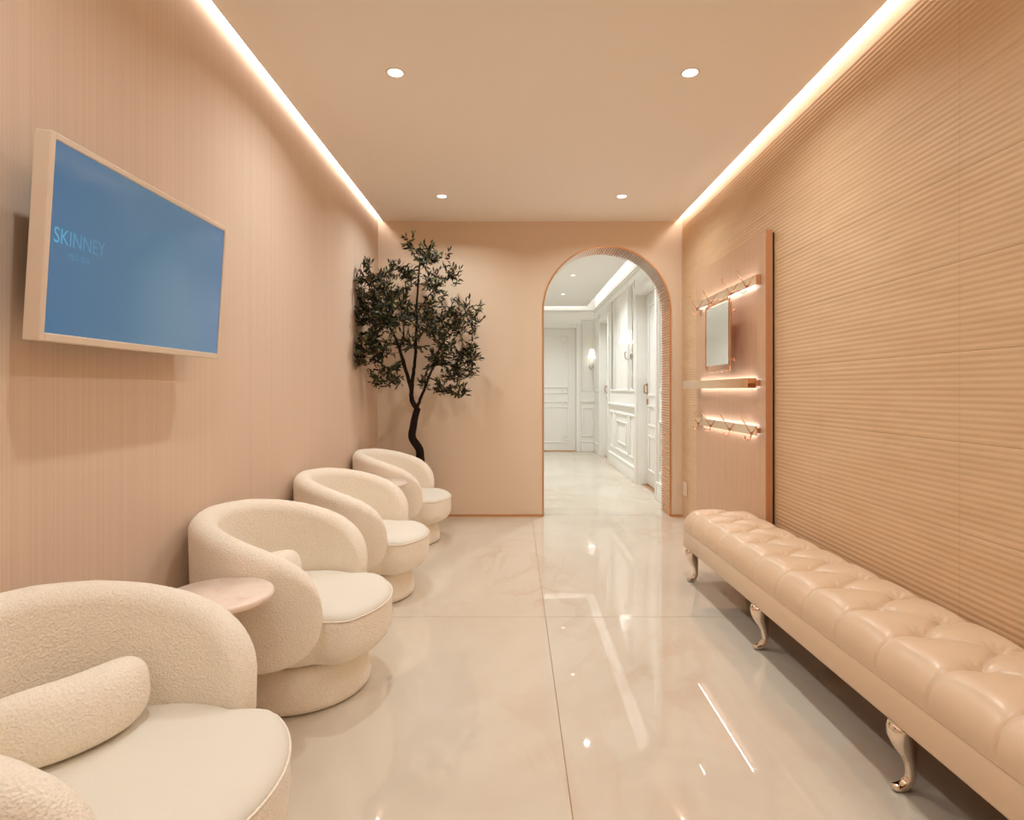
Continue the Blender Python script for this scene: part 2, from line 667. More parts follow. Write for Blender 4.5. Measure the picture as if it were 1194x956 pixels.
# skirtings
mb = MB()
for (a, b_) in ((HY0, D1[0] - 0.09), (D1[1] + 0.09, D2[0] - 0.09), (D2[1] + 0.09, HY1)):
    mb.box(HX1 - 0.02, HX1, a, b_, 0, 0.17, 0.004)
    mb.box(HX1 - 0.03, HX1, a, b_, 0.17, 0.20, 0.008)
mb.box(FD[1] + 0.09, HX1, HY1 - 0.02, HY1, 0, 0.17, 0.004)
mb.box(FD[1] + 0.09, HX1, HY1 - 0.03, HY1, 0.17, 0.20, 0.008)
struct(mb.build('baseboard_hall', M['white']))


def frame_yz(mb, x, y0, y1, z0, z1, wd=0.03, th=0.018):
    mb.box(x - th, x, y0, y1, z0, z0 + wd, 0.006)
    mb.box(x - th, x, y0, y1, z1 - wd, z1, 0.006)
    mb.box(x - th, x, y0, y0 + wd, z0 + wd, z1 - wd, 0.006)
    mb.box(x - th, x, y1 - wd, y1, z0 + wd, z1 - wd, 0.006)


def frame_xz(mb, y, x0, x1, z0, z1, wd=0.03, th=0.018):
    mb.box(x0, x1, y - th, y, z0, z0 + wd, 0.006)
    mb.box(x0, x1, y - th, y, z1 - wd, z1, 0.006)
    mb.box(x0, x0 + wd, y - th, y, z0 + wd, z1 - wd, 0.006)
    mb.box(x1 - wd, x1, y - th, y, z0 + wd, z1 - wd, 0.006)


# wall panelling mouldings
mb = MB()
for (a, b_) in ((7.32, 7.62), (7.70, 8.72), (8.80, 9.16)):
    frame_yz(mb, HX1, a, b_, 1.14, 2.54)
    frame_yz(mb, HX1, a, b_, 0.28, 0.84)
frame_yz(mb, HX1, 7.86, 8.56, 0.40, 0.72, 0.022)
mb.box(HX1 - 0.03, HX1, D1[1] + 0.09, D2[0] - 0.09, 0.93, 0.965, 0.008)
mb.box(HX1 - 0.018, HX1, D1[1] + 0.09, D2[0] - 0.09, 0.90, 0.93, 0.006)
frame_yz(mb, HX1, 10.36, 10.9, 1.14, 2.5)
frame_yz(mb, HX1, 5.72, 6.06, 1.14, 2.54)
frame_yz(mb, HX1, 5.72, 6.06, 0.28, 0.84)
frame_xz(mb, HY1, 1.27, 1.48, 1.14, 2.5)
frame_xz(mb, HY1, 1.27, 1.48, 0.28, 0.84)
mb.box(FD[1] + 0.09, HX1, HY1 - 0.03, HY1, 0.93, 0.965, 0.008)
struct(mb.build('trim_7', M['white']))
# door casings
mb = MB()
for (a, b_) in (D1, D2):
    mb.box(HX1 - 0.025, HX1, a - 0.085, a, 0, DTOP + 0.085, 0.006)
    mb.box(HX1 - 0.025, HX1, b_, b_ + 0.085, 0, DTOP + 0.085, 0.006)
    mb.box(HX1 - 0.025, HX1, a, b_, DTOP, DTOP + 0.085, 0.006)
mb.box(FD[0] - 0.085, FD[0], HY1 - 0.025, HY1, 0, DTOP + 0.085, 0.006)
mb.box(FD[1], FD[1] + 0.085, HY1 - 0.025, HY1, 0, DTOP + 0.085, 0.006)
mb.box(FD[0], FD[1], HY1 - 0.025, HY1, DTOP, DTOP + 0.085, 0.006)
struct(mb.build('trim_8', M['white']))
# doors
for i, (a, b_) in enumerate((D1, D2)):
    x = HX1 + DW
    mb = MB()
    mb.box(x, x + 0.045, a + 0.004, b_ - 0.004, 0.014, DTOP - 0.004, 0.003)
    for (z0, z1) in ((0.18, 0.62), (0.72, 0.98), (1.08, 2.18)):
        frame_yz(mb, x, a + 0.13, b_ - 0.13, z0, z1, 0.03, 0.014)
    d = struct(mb.build('door_%d' % (i + 1), M['white']))
    hb = MB()
    hy = b_ - 0.07
    hb.box(x - 0.012, x, hy - 0.02, hy + 0.02, 0.98, 1.05, 0.003)
    hb.box(x - 0.012, x, hy - 0.016, hy + 0.016, 1.10, 1.24, 0.003)
    hb.tube([(x - 0.01, hy, 1.12), (x - 0.040, hy, 1.12), (x - 0.045, hy, 1.13), (x - 0.045, hy, 1.21), (x - 0.040, hy, 1.22), (x - 0.01, hy, 1.22)], 0.007)
    hb.build('door_handle', M['brass'], d)
    sb = MB(); sb.box(x + 0.002, x + 0.04, a, b_, 0, 0.013)
    sb.build('door_gap_shade', M['arch_edge'], d)  # brown strip painting the dark gap line below the door leaf
mb = MB()
yy = HY1 + 0.03
mb.box(FD[0] + 0.004, FD[1] - 0.004, yy, yy + 0.045, 0.016, DTOP - 0.004, 0.003)
for (z0, z1) in ((0.16, 0.86), (0.92, 1.12), (1.2, 2.2)):
    frame_xz(mb, yy, FD[0] + 0.12, FD[1] - 0.12, z0, z1, 0.03, 0.016)
for zc in (0.26, 0.89, 1.16):
    frame_xz(mb, yy - 0.002, FD[1] - 0.26, FD[1] - 0.14, zc - 0.06, zc + 0.06, 0.022, 0.02)
d3 = struct(mb.build('door_3', M['white']))
rb = MB()
c = Vector((FD[1] - 0.21, yy - 0.012, 2.12))
rb.tube([c + Vector((0.07 * math.cos(k * PI / 16), 0, 0.07 * math.sin(k * PI / 16))) for k in range(32)], 0.012, 8, True)
rb.build('rosette', M['white'], d3)
sb = MB(); sb.box(FD[0], FD[1], yy + 0.002, yy + 0.05, 0, 0.015)
sb.build('door_gap_shade', M['arch_edge'], d3)  # same painted gap line, below the far door


# ================================================================== CHAIRS
def chair_radius(a):
    """seat outline: full at the front, tucked inside the shell at the back (a from +X)"""
    d = abs((a + PI) % (2 * PI) - PI) / D2R
    return 0.352 - 0.060 * sstep((d - 42) / 20)


END = 58.0
TOP = [(0, .375), (1.0, .425), (2.5, .458), (5, .492), (9, .526), (14, .553), (22, .585), (34, .615), (50, .645), (68, .670), (88, .688), (122, .697)]
BOT = [(0, .375), (1.0, .330), (2.5, .304), (5, .276), (9, .250), (14, .230), (22, .212), (32, .202), (46, .196), (122, .194)]
THK = [(0, .020), (1.0, .050), (2.5, .066), (5, .080), (11, .091), (24, .097), (122, .098)]


def make_shell():
    mb = MB()
    R = 0.385
    n_a, n_s = 121, 28
    vs, fs = [], []
    span = 360 - 2 * END
    for i in range(n_a):
        t = i / (n_a - 1)
        t2 = 0.5 - 0.5 * math.cos(PI * t)
        t = 0.35 * t + 0.65 * t2
        a = END + span * t
        e = min(a - END, 360 - END - a)
        zt, zb, th = interp(e, TOP), interp(e, BOT), interp(e, THK)
        hw = th / 2
        hh = max((zt - zb) / 2, 0.002)
        rc = R - 0.049 + 0.004 * sstep(e / 60)
        zc = (zt + zb) / 2
        ca, sa = math.cos(a * D2R), math.sin(a * D2R)
        rad_t = min(hw, hh)
        rad_b = min(hw * 0.6, hh)
        for k in range(n_s):
            ang = 2 * PI * k / n_s
            cx, sz = math.cos(ang), math.sin(ang)
            if sz >= 0:
                dx = cx * hw
                dz = (hh - rad_t) + sz * rad_t
            else:
                dx = math.copysign(abs(cx) ** 0.6, cx) * hw if abs(cx) > 1e-9 else 0
                dz = -(hh - rad_b) + sz * rad_b
            # gentle outward belly and a slightly leaning back
            lean = 0.010 * ((zc + dz - 0.212) / 0.48)
            rr = rc + dx + lean - 0.006
            vs.append((rr * ca, rr * sa, zc + dz))
    # add intermediate loops on the long sides
    for i in range(n_a - 1):
        for k in range(n_s):
            k2 = (k + 1) % n_s
            fs.append((i * n_s + k, i * n_s + k2, (i + 1) * n_s + k2, (i + 1) * n_s + k))
    fs.append(tuple(range(n_s)))
    fs.append(tuple((n_a - 1) * n_s + k for k in reversed(range(n_s))))
    mb.add(vs, fs, True)
    return mb


def make_seat():
    mb = MB()
    n = 96
    prof = [(0.352, .380), (0.30, .380), (0.22, .3795), (0.12, .378), (0.06, .375), (0.03, .370), (0.012, .362), (0.003, .352), (0.001, .346), (0.004, .343), (0.0, .339), (0.0, .32), (-0.002, .27),
            (0.001, .235), (0.010, .21), (0.026, .190), (0.05, .176), (0.09, .168), (0.20, .166)]
    vs, fs = [], []
    for (off, z) in prof:
        z -= 0.010
        for k in range(n):
            a = 2 * PI * k / n
            r = max(chair_radius(a) - off, 0.0005)
            if off > 0.25:
                r = max(0.352 - off, 0.0005)
            vs.append((r * math.cos(a), r * math.sin(a), z))
    for i in range(len(prof) - 1):
        for k in range(n):
            k2 = (k + 1) % n
            fs.append((i * n + k, i * n + k2, (i + 1) * n + k2, (i + 1) * n + k))
    fs.append(tuple(reversed(range(n))))
    fs.append(tuple((len(prof) - 1) * n + k for k in range(n)))
    # the upper panel is the smoother cloth, the band below the seam the looped one
    mb.add(vs, fs, True)
    for idx, f in enumerate(mb.f):
        mb.mi[idx] = 0 if idx < n * 8 else 1
    return mb


def make_piping():
    mb = MB()
    pts = []
    for k in range(61):
        a = (-62 + 124 * k / 60) * D2R
        r = chair_radius(a) + 0.0005
        pts.append((r * math.cos(a), r * math.sin(a), 0.3355))
    mb.tube(pts, 0.0032, 6)
    return mb


CX = -0.845
chair0 = thing('swivel_armchair', 'cream boucle barrel armchair nearest the viewer, under the television', 'armchair', (CX, 1.215, 0), group='cream boucle swivel armchairs along the left wall')
sh = make_shell().build('backrest', M['boucle'], chair0, True)
st = make_seat().build('seat', [M['seat_cloth'], M['boucle']], chair0, True)
make_piping().build('piping', M['boucle'], st, True)
mb = MB()
mb.lathe([(0.243, 0.0), (0.243, 0.007), (0.262, 0.007), (0.268, 0.012), (0.269, 0.03), (0.262, 0.075), (0.251, 0.13), (0.245, 0.157)], n=64)
mb.build('base', M['boucle'], chair0, True)
chair0.rotation_euler = (0, 0, 3 * D2R)
c2 = dup(chair0, (CX, 2.31, 0), 'cream boucle barrel armchair with a small pillow, directly beyond the nearer round table')
c3 = dup(chair0, (CX, 3.33, 0), 'cream boucle barrel armchair third from the viewer, without a visible pillow, before the farther table')
c4 = dup(chair0, (CX, 4.50, 0), 'cream boucle barrel armchair farthest from the viewer, in front of the olive tree')


for c_ in (c2, c3, c4):
    c_.rotation_euler = (0, 0, 0)


# lumbar pillows standing on the seats
def make_pillow():
    mb = MB()
    n_u, n_v = 36, 20
    vs, fs = [], []
    Lh, H, T_ = 0.165, 0.152, 0.115
    for i in range(n_u + 1):
        u = -1 + 2 * i / n_u
        e = max(0.0, 1 - abs(u) ** 4.0) ** (1 / 2.8)
        hh = H / 2 * (0.25 + 0.75 * e) if e > 0 else 0.001
        hh = max(H / 2 * e, 0.001)
        ht = max(T_ / 2 * e, 0.001)
        top = H * (1 - 0.10 * u * u)
        for k in range(n_v):
            a = 2 * PI * k / n_v
            cx = math.copysign(abs(math.cos(a)) ** 0.8, math.cos(a))
            sz = math.copysign(abs(math.sin(a)) ** 0.75, math.sin(a))
            zc = H * 0.5
            z = zc + sz * hh
            bend = -0.05 * u * u
            vs.append((bend + cx * ht + 0.02 * (zc - z) / H, u * Lh, z))
    for i in range(n_u):
        for k in range(n_v):
            k2 = (k + 1) % n_v
            fs.append((i * n_v + k, i * n_v + k2, (i + 1) * n_v + k2, (i + 1) * n_v + k))
    fs.append(tuple(range(n_v)))
    fs.append(tuple(n_u * n_v + k for k in reversed(range(n_v))))
    mb.add(vs, fs, True)
    return mb


pl = make_pillow().build('lumbar_pillow', M['boucle'])
tag(pl, 'cream boucle lumbar pillow on the armchair nearest the viewer', 'pillow', 'small boucle pillows on the armchairs')
pl.location = (CX - 0.112, 1.275, 0.372)
pl.rotation_euler = (0, 0, -33 * D2R)
p2 = pl.copy()
COL.objects.link(p2)
p2.location = (CX - 0.100, 2.235, 0.372)
p2.rotation_euler = (0, 0, -48 * D2R)
p2.scale = (1, 0.86, 1)
p2['label'] = 'cream boucle lumbar pillow peeping over the arm of the armchair beyond the nearer table'

# ------------------------------------------------------------------ side tables
tb = thing('side_table', 'small round stone-topped table between the two nearest armchairs', 'side table', (-0.898, 1.765, 0), group='round stone side tables between the armchairs')
mb = MB()
mb.lathe([(0.0, 0.520), (0.153, 0.520), (0.158, 0.524), (0.159, 0.532), (0.157, 0.538), (0.152, 0.541), (0.0, 0.541)], n=64)
mb.build('table_top', M['marble_top'], tb, True)
mb = MB(); mb.lathe([(0.024, 0.012), (0.02, 0.03), (0.018, 0.25), (0.02, 0.50), (0.035, 0.52)], n=24)
mb.build('pedestal', M['pot'], tb, True)
mb = MB(); mb.lathe([(0.105, 0.0), (0.108, 0.004), (0.106, 0.011), (0.03, 0.016)], n=48)
mb.build('base', M['pot'], tb, True)
dup(tb, (-0.875, 3.90, 0), 'small round stone-topped table between the two farthest armchairs')

# ================================================================== BENCH
BX, BY = 1.04, 3.60
bench = thing('tufted_bench', 'long pale leather bench with button-tufted top and metal cabriole legs along the ribbed wall', 'bench', (BX, BY, 0), (0, 0, 1.5 * D2R))
BL, BD = 2.88, 0.415       # local: x 0..BD across, y 0..-BL along
ZA0, ZA1, ZTOP = 0.195, 0.300, 0.412
PY = 0.212                # spacing of the buttons
PH = 0.30
ROWX = [0.142, 0.290]


def segd(px, py, ax, ay, bx, by):
    dx, dy = bx - ax, by - ay
    t = max(0.0, min(1.0, ((px - ax) * dx + (py - ay) * dy) / (dx * dx + dy * dy)))
    return math.hypot(px - ax - t * dx, py - ay - t * dy), t


def tuft(x, y):
    """padding height below the crown: creases between the buttons, dimples at them"""
    vv = y / PY + PH
    k0 = math.floor(vv)
    low = 0.0
    crease = 0.0
    dbut = 9.0
    for k in (k0 - 1, k0, k0 + 1, k0 + 2):
        ya = (k - PH) * PY
        yb = (k + 0.5 - PH) * PY
        d1 = math.hypot(x - ROWX[0], y - ya)
        d2 = math.hypot(x - ROWX[1], y - yb)
        dbut = min(dbut, d1, d2)
        for (s_, wt) in ((segd(x, y, ROWX[0], ya, ROWX[1], yb), 1.0), (segd(x, y, ROWX[0], ya, ROWX[1], yb - PY), 1.0),
                         (segd(x, y, ROWX[0], ya, -0.02, ya), 0.9), (segd(x, y, ROWX[1], yb, BD + 0.02, yb), 0.9)):
            d, t = s_
            crease = max(crease, wt * (0.58 * math.exp(-(d / 0.034) ** 1.3) + 0.42 * math.exp(-(d / 0.006) ** 1.5)))
        # radiating gathers around each button
        for (bx_, by_, dd) in ((ROWX[0], ya, d1), (ROWX[1], yb, d2)):
            if dd < 0.09:
                ang = math.atan2(y - by_, x - bx_)
                low += 0.0030 * math.sin(ang * 9 + k * 1.7) * math.exp(-((dd - 0.028) / 0.016) ** 2)
    return crease, dbut, low


mb = MB()
nx_e = [0.0, 0.001, 0.003, 0.006, 0.010, 0.015, 0.021, 0.028, 0.036, 0.045, 0.055]
xs_g = nx_e + [0.055 + (BD - 0.11) * k / 44 for k in range(1, 45)] + [BD - q for q in reversed(nx_e[:-1])]
ny_ = 640
ys_g = [0.0, 0.002, 0.006, 0.012, 0.02, 0.03, 0.045] + [0.045 + (BL - 0.09) * k / ny_ for k in range(1, ny_ + 1)] + [BL - q for q in (0.03, 0.02, 0.012, 0.006, 0.002, 0.0)]


def edge(d, r=0.080):
    if d >= r:
        return 1.0
    q = 1 - d / r
    return max(0.0, 1 - q ** 2.5) ** (1 / 2.5)


vs, fs = [], []
for y in ys_g:
    for x in xs_g:
        ed = min(x, BD - x)
        ey = min(y, BL - y)
        e = edge(ed) * edge(ey, 0.075)
        crown = 0.016 * (1 - ((x - BD / 2) / (BD / 2)) ** 2)
        cr, db_, low = tuft(x, y)
        vv = y / PY + PH
        z = (ZTOP - ZA1 + 0.004 + crown - 0.023 * cr - 0.032 * math.exp(-(db_ / 0.026) ** 1.2) + low) * e
        bx = 0.0
        if ed < 0.03:
            # side face bulges a little and carries the pleat
            bx = 0.006 * math.sin(PI * min(1, z / 0.1))
            if x < BD / 2:
                bx = -bx
                dd = abs((vv + 0.5) % 1 - 0.5) * PY
                bx += 0.007 * math.exp(-(dd / 0.0045) ** 2) * min(1, z / 0.03)
        vs.append((x + bx, -y, ZA1 + 0.003 + z))
nxg = len(xs_g)
for j in range(len(ys_g) - 1):
    for i in range(nxg - 1):
        fs.append((j * nxg + i, j * nxg + i + 1, (j + 1) * nxg + i + 1, (j + 1) * nxg + i))
mb.add(vs, fs, True)
# underside
mb.quad((0, 0, ZA1 + 0.003), (BD, 0, ZA1 + 0.003), (BD, -BL, ZA1 + 0.003), (0, -BL, ZA1 + 0.003))
cush = mb.build('seat_cushion', M['leather'], bench, True)
# covered buttons
k = 0
for r_, rx in enumerate(ROWX):
    ph = 0.5 * (r_ % 2)
    m_ = 0
    while True:
        y = (m_ + ph - PH) * PY
        m_ += 1
        if y < 0.05:
            continue
        if y > BL - 0.05:
            break
        crown = 0.016 * (1 - ((rx - BD / 2) / (BD / 2)) ** 2)
        z = ZTOP + 0.007 + crown - 0.055
        bb = MB()
        bb.lathe([(0.0085, -0.004), (0.0095, 0.0), (0.008, 0.003), (0.004, 0.005), (0.0, 0.0055)], (rx, -y, z), 12)
        bb.build('button', M['leather'], cush, True)
mb = MB()
mb.box(0.0, BD, -BL, 0.0, ZA0, ZA1, 0.006, 2)
mb.build('apron', M['leather'], bench, True)
mb = MB()
mb.tube([(0.002, -BL + 0.01, ZA1 + 0.001), (0.002, -0.01, ZA1 + 0.001)], 0.003, 6)
mb.build('piping', M['leather'], bench, True)
mb = MB(); mb.box(0.008, BD - 0.008, -BL + 0.008, -0.008, ZA0 - 0.003, ZA0 - 0.0005)
mb.build('underside_shade_sheet', M['lining'], bench, True)  # sheet added to deepen and warm the shade under the bench


def leg_mb(x, y, sgn):
    """cabriole leg: sgn -1 kicks its foot towards the room"""
    cl = [(0.000, 0.197, .040, .034), (-0.003, 0.180, .043, .035), (-0.005, 0.160, .041, .033), (0.000, 0.138, .034, .028), (0.008, 0.112, .025, .022), (0.015, 0.085, .0165, .0165), (0.018, 0.060, .0140, .0145),
          (0.017, 0.040, .0135, .014), (0.010, 0.024, .015, .014), (-0.004, 0.014, .0135, .0145), (-0.020, 0.011, .0105, .015), (-0.031, 0.011, .008, .013), (-0.036, 0.011, .004, .008)]
    vs, fs = [], []
    n = 12
    m = len(cl)
    for i, (cx, cz, rx, ry) in enumerate(cl):
        a = cl[max(i - 1, 0)]; b_ = cl[min(i + 1, m - 1)]
        tx, tz = b_[0] - a[0], b_[1] - a[1]
        l = math.hypot(tx, tz)
        tx, tz = tx / l, tz / l
        nx_, nz_ = -tz, tx          # normal in the xz plane
        if i < 2:
            nx_, nz_ = 1, 0
        for k in range(n):
            an = 2 * PI * k / n
            c_, s_ = math.cos(an), math.sin(an)
            # soft square section with a ridge facing the room
            c_ = math.copysign(abs(c_) ** 0.75, c_)
            s_ = math.copysign(abs(s_) ** 0.75, s_)
            px_ = cx + nx_ * c_ * rx
            pz_ = max(cz + nz_ * c_ * rx, 0.0)
            vs.append((x + sgn * -1 * px_, y + s_ * ry, pz_))
    for i in range(m - 1):
        for k in range(n):
            k2 = (k + 1) % n
            fs.append((i * n + k, i * n + k2, (i + 1) * n + k2, (i + 1) * n + k))
    fs.append(tuple(reversed(range(n))))
    fs.append(tuple((m - 1) * n + k for k in range(n)))
    mb = MB()
    mb.add(vs, fs, True)
    return mb


for yy in (-0.08, -1.0, -1.92, -2.80):
    leg_mb(0.034, yy, -1).build('leg', M['chrome'], bench, True)
    leg_mb(BD - 0.055, yy, 1).build('leg', M['chrome'], bench, True)

# ================================================================== TELEVISION
tv = thing('television', 'wall-hung screen in a cream frame showing a blue picture, on the left wall', 'television', (-1.131, 1.811, 1.273), (0, 3.5 * D2R, 0))
TW, TH, TD = 0.424, 0.502, 0.042
mb = MB()
bz = 0.016
# frame as a ring, with a back
mb.box(-TD, 0, -TW, -TW + bz, 0, TH, 0.002, 1)
mb.box(-TD, 0, TW - bz, TW, 0, TH, 0.002, 1)
mb.box(-TD, 0, -TW + bz, TW - bz, 0, bz + 0.004, 0.002, 1)
mb.box(-TD, 0, -TW + bz, TW - bz, TH - bz, TH, 0.002, 1)
mb.box(-TD, -0.012, -TW + bz, TW - bz, bz, TH - bz)
mb.build('frame', M['tv_white'], tv, True)
mb = MB()
mb.box(-0.010, -0.004, -TW + bz, TW - bz, bz + 0.004, TH - bz)
scr = mb.build('screen', M['screen'], tv, True)
mb = MB()
mb.box(-0.078, -TD, -0.36, 0.16, 0.06, 0.44, 0.004, 1)
mb.build('wall_mount', M['black'], tv, True)


def text(name, body, size, loc, parent, sx=1.0, m=None):
    c = bpy.data.curves.new(name, 'FONT')
    c.body = body
    c.size = size
    c.extrude = 0.0003
    c.materials.append(m or M['screen_text'])
    tmp = bpy.data.objects.new(name + '_curve', c)
    COL.objects.link(tmp)
    dg = bpy.context.evaluated_depsgraph_get()
    me = bpy.data.meshes.new_from_object(tmp.evaluated_get(dg))
    bpy.data.objects.remove(tmp)
    o = bpy.data.objects.new(name, me)
    COL.objects.link(o)
    o.parent = parent
    o.location = loc
    o.rotation_euler = (PI / 2, 0, PI / 2)
    o.scale = (sx, 1, 1)
    return o


text('lettering', 'SKINNEY', 0.055, (-0.0035, -0.396, 0.243), scr, 0.80)
text('lettering', 'MED SPA', 0.021, (-0.0035, -0.350, 0.212), scr, 0.95, M['screen_small'])

# ================================================================== HOOK PANEL ON THE RIGHT WALL
PX = 1.48
pan = thing('wall_panel', 'tall pale wood veneer panel fixed to the ribbed wall beyond the bench', 'panel', (1.505, 4.09, 0.02))
mb = MB()
mb.box(PX, PX + 0.037, 3.437, 4.75, 0.02, 2.098)
mb.build('board', M['wood_panel'], pan)
mb = MB()
mb.box(PX - 0.0005, PX + 0.038, 3.430, 3.437, 0.02, 2.099)
mb.build('edge_strip', M['panel_edge'], pan)
mb = MB()
mb.box(PX + 0.038, XR - 0.003, 3.442, 4.73, 0.03, 2.085)
mb.build('backing', M['dark'], pan)  # set-back black batten, colour stands in for shade between board and wall

RX = 1.446


def hook_rack(name, label, y0, y1, z0, z1, hooks, cap):
    zc = (z0 + z1) / 2
    t = thing(name, label, 'coat rack', (PX, (y0 + y1) / 2, z0), group='lit metal hook rails on the wood panel')
    mb = MB()
    mb.box(RX, RX + 0.008, y0, y1, z0, z1, 0.001, 1)
    if cap:
        mb.box(RX + 0.008, PX, y0, y0 + 0.004, z0, z1)
        mb.box(RX + 0.008, PX, y1 - 0.004, y1, z0, z1)
    mb.build('rail', M['rail'], t)
    for yy in (y0 + 0.02, y1 - 0.06):
        mb = MB()
        mb.box(RX + 0.008, PX, yy, yy + 0.03, zc - 0.014, zc + 0.014)
        mb.build('bracket', M['rosegold'], t)
    for (za, zb) in ((z0 + 0.002, z0 + 0.006), (z1 - 0.006, z1 - 0.002)):
        mb = MB()
        mb.box(RX + 0.012, RX + 0.018, y0 + 0.06, y1 - 0.07, za, zb)
        mb.build('light_strip', M['rack_led'], t)
    for hy in hooks:
        hb = MB()
        pts = [(RX - 0.060, hy, z0 + 0.105), (RX - 0.004, hy, z0 + 0.006), (RX - 0.003, hy, z0 - 0.012), (RX - 0.010, hy, z0 - 0.026),
               (RX - 0.024, hy, z0 - 0.032), (RX - 0.037, hy, z0 - 0.025), (RX - 0.041, hy, z0 - 0.010)]
        hb.tube([pts[0]] + catmull(pts[1:], 5), 0.0032, 8)
        hb.lathe([(0.0, -0.004), (0.0042, -0.002), (0.0042, 0.002), (0.0, 0.004)], pts[0], 8)
        hb.box(RX - 0.006, RX, hy - 0.008, hy + 0.008, z0 + 0.001, z0 + 0.018, 0.001, 1)
        hb.build('hook', M['rosegold'], t)
    return t


hook_rack('coat_rack', 'upper rose gold hook rail, lit behind, with the mirror hanging below it', 3.495, 4.66, 1.789, 1.849, [4.62, 4.30, 3.90, 3.63], True)
hook_rack('coat_rack', 'lower rose gold hook rail, lit behind, below the shelf', 3.49, 4.64, 0.882, 0.938, [4.59, 4.30, 3.92, 3.56], False)

sf = thing('wall_shelf', 'rose gold metal shelf, lit from behind, between the two hook rails', 'shelf', (PX, 4.1, 1.168))
mb = MB()
mb.box(1.364, 1.372, 3.50, 4.715, 1.168, 1.226, 0.002, 2)
mb.box(1.372, 1.446, 3.62, 4.70, 1.168, 1.174)
mb.box(1.372, 1.40, 3.502, 3.506, 1.170, 1.224)
mb.build('tray', M['champagne'], sf)
mb = MB()
mb.box(1.446, 1.452, 3.50, 4.70, 1.168, 1.226)
mb.build('back_rail', M['rosegold'], sf)
for (yy, zb) in ((3.505, 1.196), (4.68, 1.172)):
    mb = MB()
    mb.box(1.372, 1.446, yy, yy + 0.01, zb, 1.226, 0.001, 1)
    mb.build('side_arm', M['rosegold'], sf)
for yy in (3.515, 4.66):
    mb = MB()
    mb.box(1.452, PX, yy, yy + 0.03, 1.18, 1.215)
    mb.build('bracket', M['rosegold'], sf)
for (za, zb) in ((1.170, 1.174), (1.220, 1.224)):
    mb = MB()
    mb.box(1.455, 1.461, 3.56, 4.62, za, zb)
    mb.build('light_strip', M['rack_led'], sf)

# mirror hanging from the upper rail
MX = 1.385
mr_ = thing('hanging_mirror', 'rectangular mirror in a rounded metal tube frame hung from the upper hook rail', 'mirror', (MX, 3.98, 1.29))
MY0, MY1, MZ0, MZ1 = 3.745, 4.21, 1.285, 1.75
mb = MB()
pts = []
r = 0.035
for (cy, cz, a0) in ((MY1 - r, MZ1 - r, 0), (MY0 + r, MZ1 - r, 90), (MY0 + r, MZ0 + r, 180), (MY1 - r, MZ0 + r, 270)):
    for k in range(7):
        a = (a0 + 15 * k) * D2R
        pts.append((MX, cy + r * math.cos(a), cz + r * math.sin(a)))
mb.tube(pts, 0.009, 10, True)
mb.build('frame', M['rosegold'], mr_)
mb = MB()
gy0, gy1, gz0, gz1 = MY0 + 0.018, MY1 - 0.018, 1.325, 1.728
mb.box(MX - 0.006, MX - 0.003, gy0, gy1, gz0, gz1)
mb.build('glass', M['mirror'], mr_)
mb = MB()
mb.box(MX - 0.003, MX + 0.008, gy0 + 0.002, gy1 - 0.002, gz0 + 0.002, gz1 - 0.002)
for zz in (gz0 + 0.03, gz1 - 0.03):
    mb.box(MX - 0.002, MX + 0.006, MY0, MY1, zz - 0.008, zz + 0.008)
mb.build('backing', M['panel_edge'], mr_)
for zz in (1.352, 1.668):
    kb = MB()
    kb.tube([(MX, MY0 + 0.006, zz), (MX + 0.028, MY0 + 0.002, zz)], 0.004, 8)
    kb.lathe([(0.0, -0.006), (0.008, -0.005), (0.0095, 0.0), (0.008, 0.006), (0.0, 0.008)], (MX + 0.026, MY0 + 0.002, zz), 14, 'X')
    kb.build('knob', M['rosegold'], mr_)
for yy in (MY0 + 0.04, MY1 - 0.04):
    hb = MB()
    hb.tube(catmull([(MX, yy, MZ1), (MX, yy, MZ1 + 0.02), (MX + 0.02, yy, MZ1 + 0.038), (RX - 0.004, yy, 1.800)], 5), 0.004, 8)
    hb.build('hanger', M['rosegold'], mr_)

# wall socket low on the right wall
so = thing('wall_socket', 'small cream socket plate low on the right wall beside the arch', 'socket', (XR, 5.22, 0.22))
mb = MB(); mb.box(XR - 0.014, XR - 0.004, 5.16, 5.28, 0.21, 0.33, 0.003, 2)
mb.build('plate', M['plate'], so)
mb = MB(); mb.box(XR - 0.017, XR - 0.0135, 5.185, 5.255, 0.235, 0.305, 0.002, 2)
mb.build('rocker', M['plate'], so)

# ================================================================== OLIVE TREE
TX, TY = -0.80, 5.10
tree = thing('potted_olive_tree', 'artificial olive tree with a crooked dark trunk in the corner behind the farthest armchair', 'tree', (TX, TY, 0))
mb = MB()
mb.lathe([(0.10, 0.0), (0.105, 0.005), (0.13, 0.10), (0.145, 0.22), (0.148, 0.235), (0.142, 0.24), (0.134, 0.235), (0.132, 0.215), (0.0, 0.215)], (TX, TY, 0), 40)
mb.build('pot', M['pot'], tree)
mb = MB()
mb.lathe([(0.131, 0.205), (0.131, 0.220), (0.06, 0.226), (0.0, 0.228)], (TX, TY, 0), 32)
mb.build('soil', M['soil'], tree)
branches = []


def branch(mb, pxs, r0, r1):
    pts = catmull([P(*q) for q in pxs], 5)
    n = len(pts)
    pts2, rad = [], []
    for i, p in enumerate(pts):
        t = i / (n - 1)
        p = p + Vector((random.uniform(-1, 1), random.uniform(-1, 1), 0)) * 0.003
        pts2.append(p)
        rad.append(r0 + (r1 - r0) * t)
    mb.tube(pts2, rad, 8)
    branches.append(pts2)


